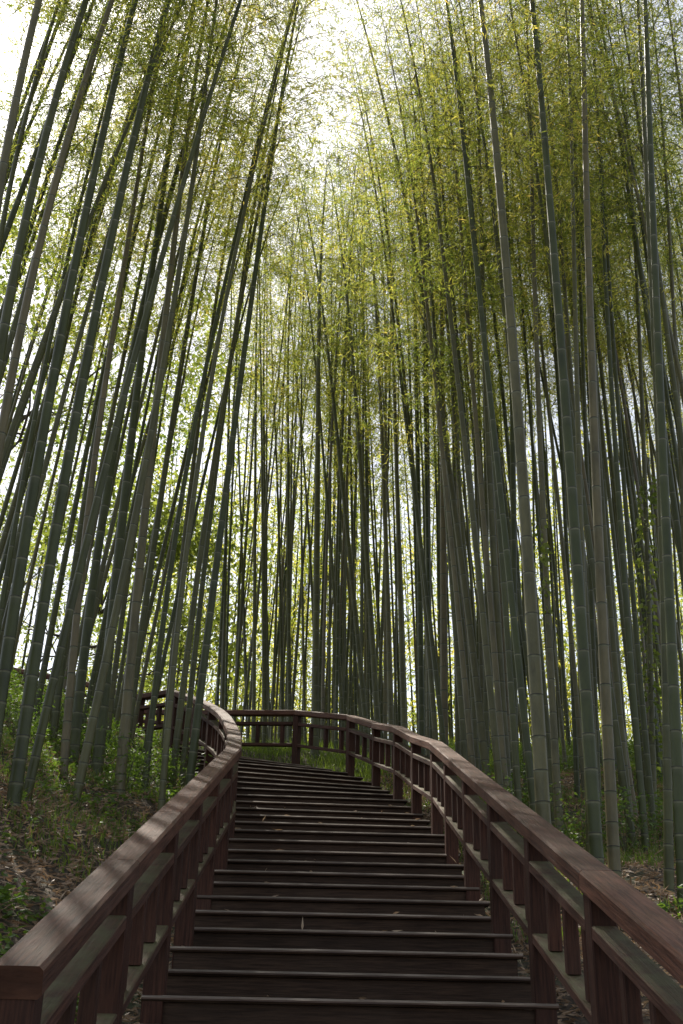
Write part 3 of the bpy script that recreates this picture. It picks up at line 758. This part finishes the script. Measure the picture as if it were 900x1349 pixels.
X, Y, Z = scatter(1500, (1.6, 8), (7, 20), lambda X, Y: (X/Y < .42) & (patch(X, Y, .8, 3) > .5), 1.4)
LV, LF = herbs('undergrowth', X, Y, Z, .24, 18, .06, '')
tag(link('undergrowth', mesh('undergrowth', LV, LF, [M_HERB])), 'sparse green undergrowth among the bamboos on the right', 'undergrowth', kind='stuff')
X, Y, Z = scatter(900, (-2.6, -1.2), (2.2, 7), lambda X, Y: X/Y > -.6, 1.2)
LV, LF = herbs('undergrowth', X, Y, Z, .14, 12, .06, '')
tag(link('undergrowth', mesh('undergrowth', LV, LF, [M_HERB])), 'dark green low plants beside the lower left railing', 'undergrowth', kind='stuff')

def shrub(px, py, Y, hgt, rad, n, label, lsz=.055):
    p = at_y(px, py, Y); x = p[0]; z = gz1(x, Y); root = empty('shrub', (x, Y, z)); tag(root, label, 'shrub', 'small shrubs among the bamboos')
    V, F = [], []; tips = []
    for s in range(7):
        az = random.uniform(0, 6.28); sp = random.uniform(.15, .9); b0 = len(V); ns = 4
        for q in range(ns+1):
            t = q/ns; c = np.array([math.cos(az)*sp*rad*t, math.sin(az)*sp*rad*t, hgt*t*(1-.25*sp*t)*random.uniform(.95, 1.05)]); tips.append(c)
            for a in range(4): V.append(c+.006*(1-.6*t)*np.array([math.cos(a*1.57), math.sin(a*1.57), 0]))
        for q in range(ns):
            for a in range(4):
                i0 = b0+q*4+a; i1 = b0+q*4+(a+1) % 4; F.append((i0, i1, i1+4, i0+4))
    link('stem', mesh('stem', V, F, [M_TWIG]), root)
    T = np.array([t for t in tips if t[2] > hgt*.2]); k = n//8; c = T[rng.integers(0, len(T), k)]+rng.normal(size=(k, 3))*rad*.22
    P = np.repeat(c, 8, 0)+rng.normal(size=(k*8, 3))*.06; D = rng.normal(size=P.shape); D[:, 2] = D[:, 2]*.4-.15
    L_ = rng.uniform(.6, 1.2, len(P))*lsz; LV, LF = leaves(P, D, L_, L_*.42, rng)
    link('foliage', mesh('foliage', LV, LF, [M_HERB]), root)
shrub(120, 960, 12.6, .4, .35, 420, 'leafy green shrub between the feet of the left bank bamboos')
shrub(170, 990, 11.2, .45, .45, 500, 'low shrub in front of the dark upright bamboo on the left bank')
shrub(235, 950, 13.0, .4, .35, 350, 'green shrub near the curl of the left railing')
shrub(75, 920, 13.4, .5, .45, 450, 'shrub on the skyline of the left bank')
shrub(20, 930, 11.6, .5, .45, 450, 'shrub at the left picture edge under the dark bamboo')
shrub(757, 1080, 10.4, .6, .4, 600, 'bright leafy shrub between the thickest and the ringed bamboo')
shrub(655, 1030, 12.6, .5, .4, 450, 'leafy shrub behind the right railing joint')
shrub(688, 1040, 11.8, .6, .4, 500, 'small shrub left of the thickest green bamboo')
shrub(825, 1120, 10.6, .55, .4, 500, 'shrub among the second row bamboos at right')

# ivy climbing on two of the right culms
def ivy(px_pts, Y, n, label):
    P0 = [at_y(x, y, Y) for x, y in px_pts]; P0 = np.array(P0); t = rng.random(n)*(len(P0)-1); a = t.astype(int).clip(0, len(P0)-2); f = (t-a)[:, None]
    C = P0[a]*(1-f)+P0[a+1]*f; az = rng.uniform(0, 6.28, n); rr = rng.uniform(.045, .11, n)
    P = C+np.stack([np.cos(az)*rr, np.sin(az)*rr, rng.normal(size=n)*.05], 1); D = np.stack([np.cos(az), np.sin(az), -.8+0*az], 1)+rng.normal(size=(n, 3))*.4
    L_ = rng.uniform(.05, .10, n); LV, LF = leaves(P, D, L_, L_*.7, rng)
    o = link('ivy', mesh('ivy', LV, LF, [M_BROAD])); tag(o, label, 'ivy', 'ivy on the bamboos')
ivy([(861, 1000), (857, 900), (851, 800), (850, 700), (853, 630)], 12.55, 420, 'dense ivy climbing the slim dark bamboo at the far right')
ivy([(712, 820), (709, 740), (707, 690)], 10.9, 90, 'thin strand of ivy on the bamboo behind the thickest green one')

# stray dead leaves lying on the steps
P, D = [], []
for k in range(110):
    i = random.randint(-3, 16); t = random.random() if k % 3 else random.choice((random.uniform(0, .08), random.uniform(.92, 1))); e = IN[i]*(1-t)+OUT[i]*t
    P.append((e[0], e[1]+(random.uniform(-.02, .05) if k % 2 else random.uniform(.2, .36)), zz[i]+.006)); D.append((random.gauss(0, 1), random.gauss(0, 1), random.gauss(0, .15)))
P = np.array(P); D = np.array(D); n = len(P)
LV, LF = leaves(P, D, rng.uniform(.05, .12, n), rng.uniform(.01, .02, n), rng)
tag(link('dead_leaves', mesh('dead_leaves', LV, LF, [M_DEAD])), 'a few stray dead leaves lying on the steps', 'dead leaves', kind='stuff')
print('bamboos', nb)
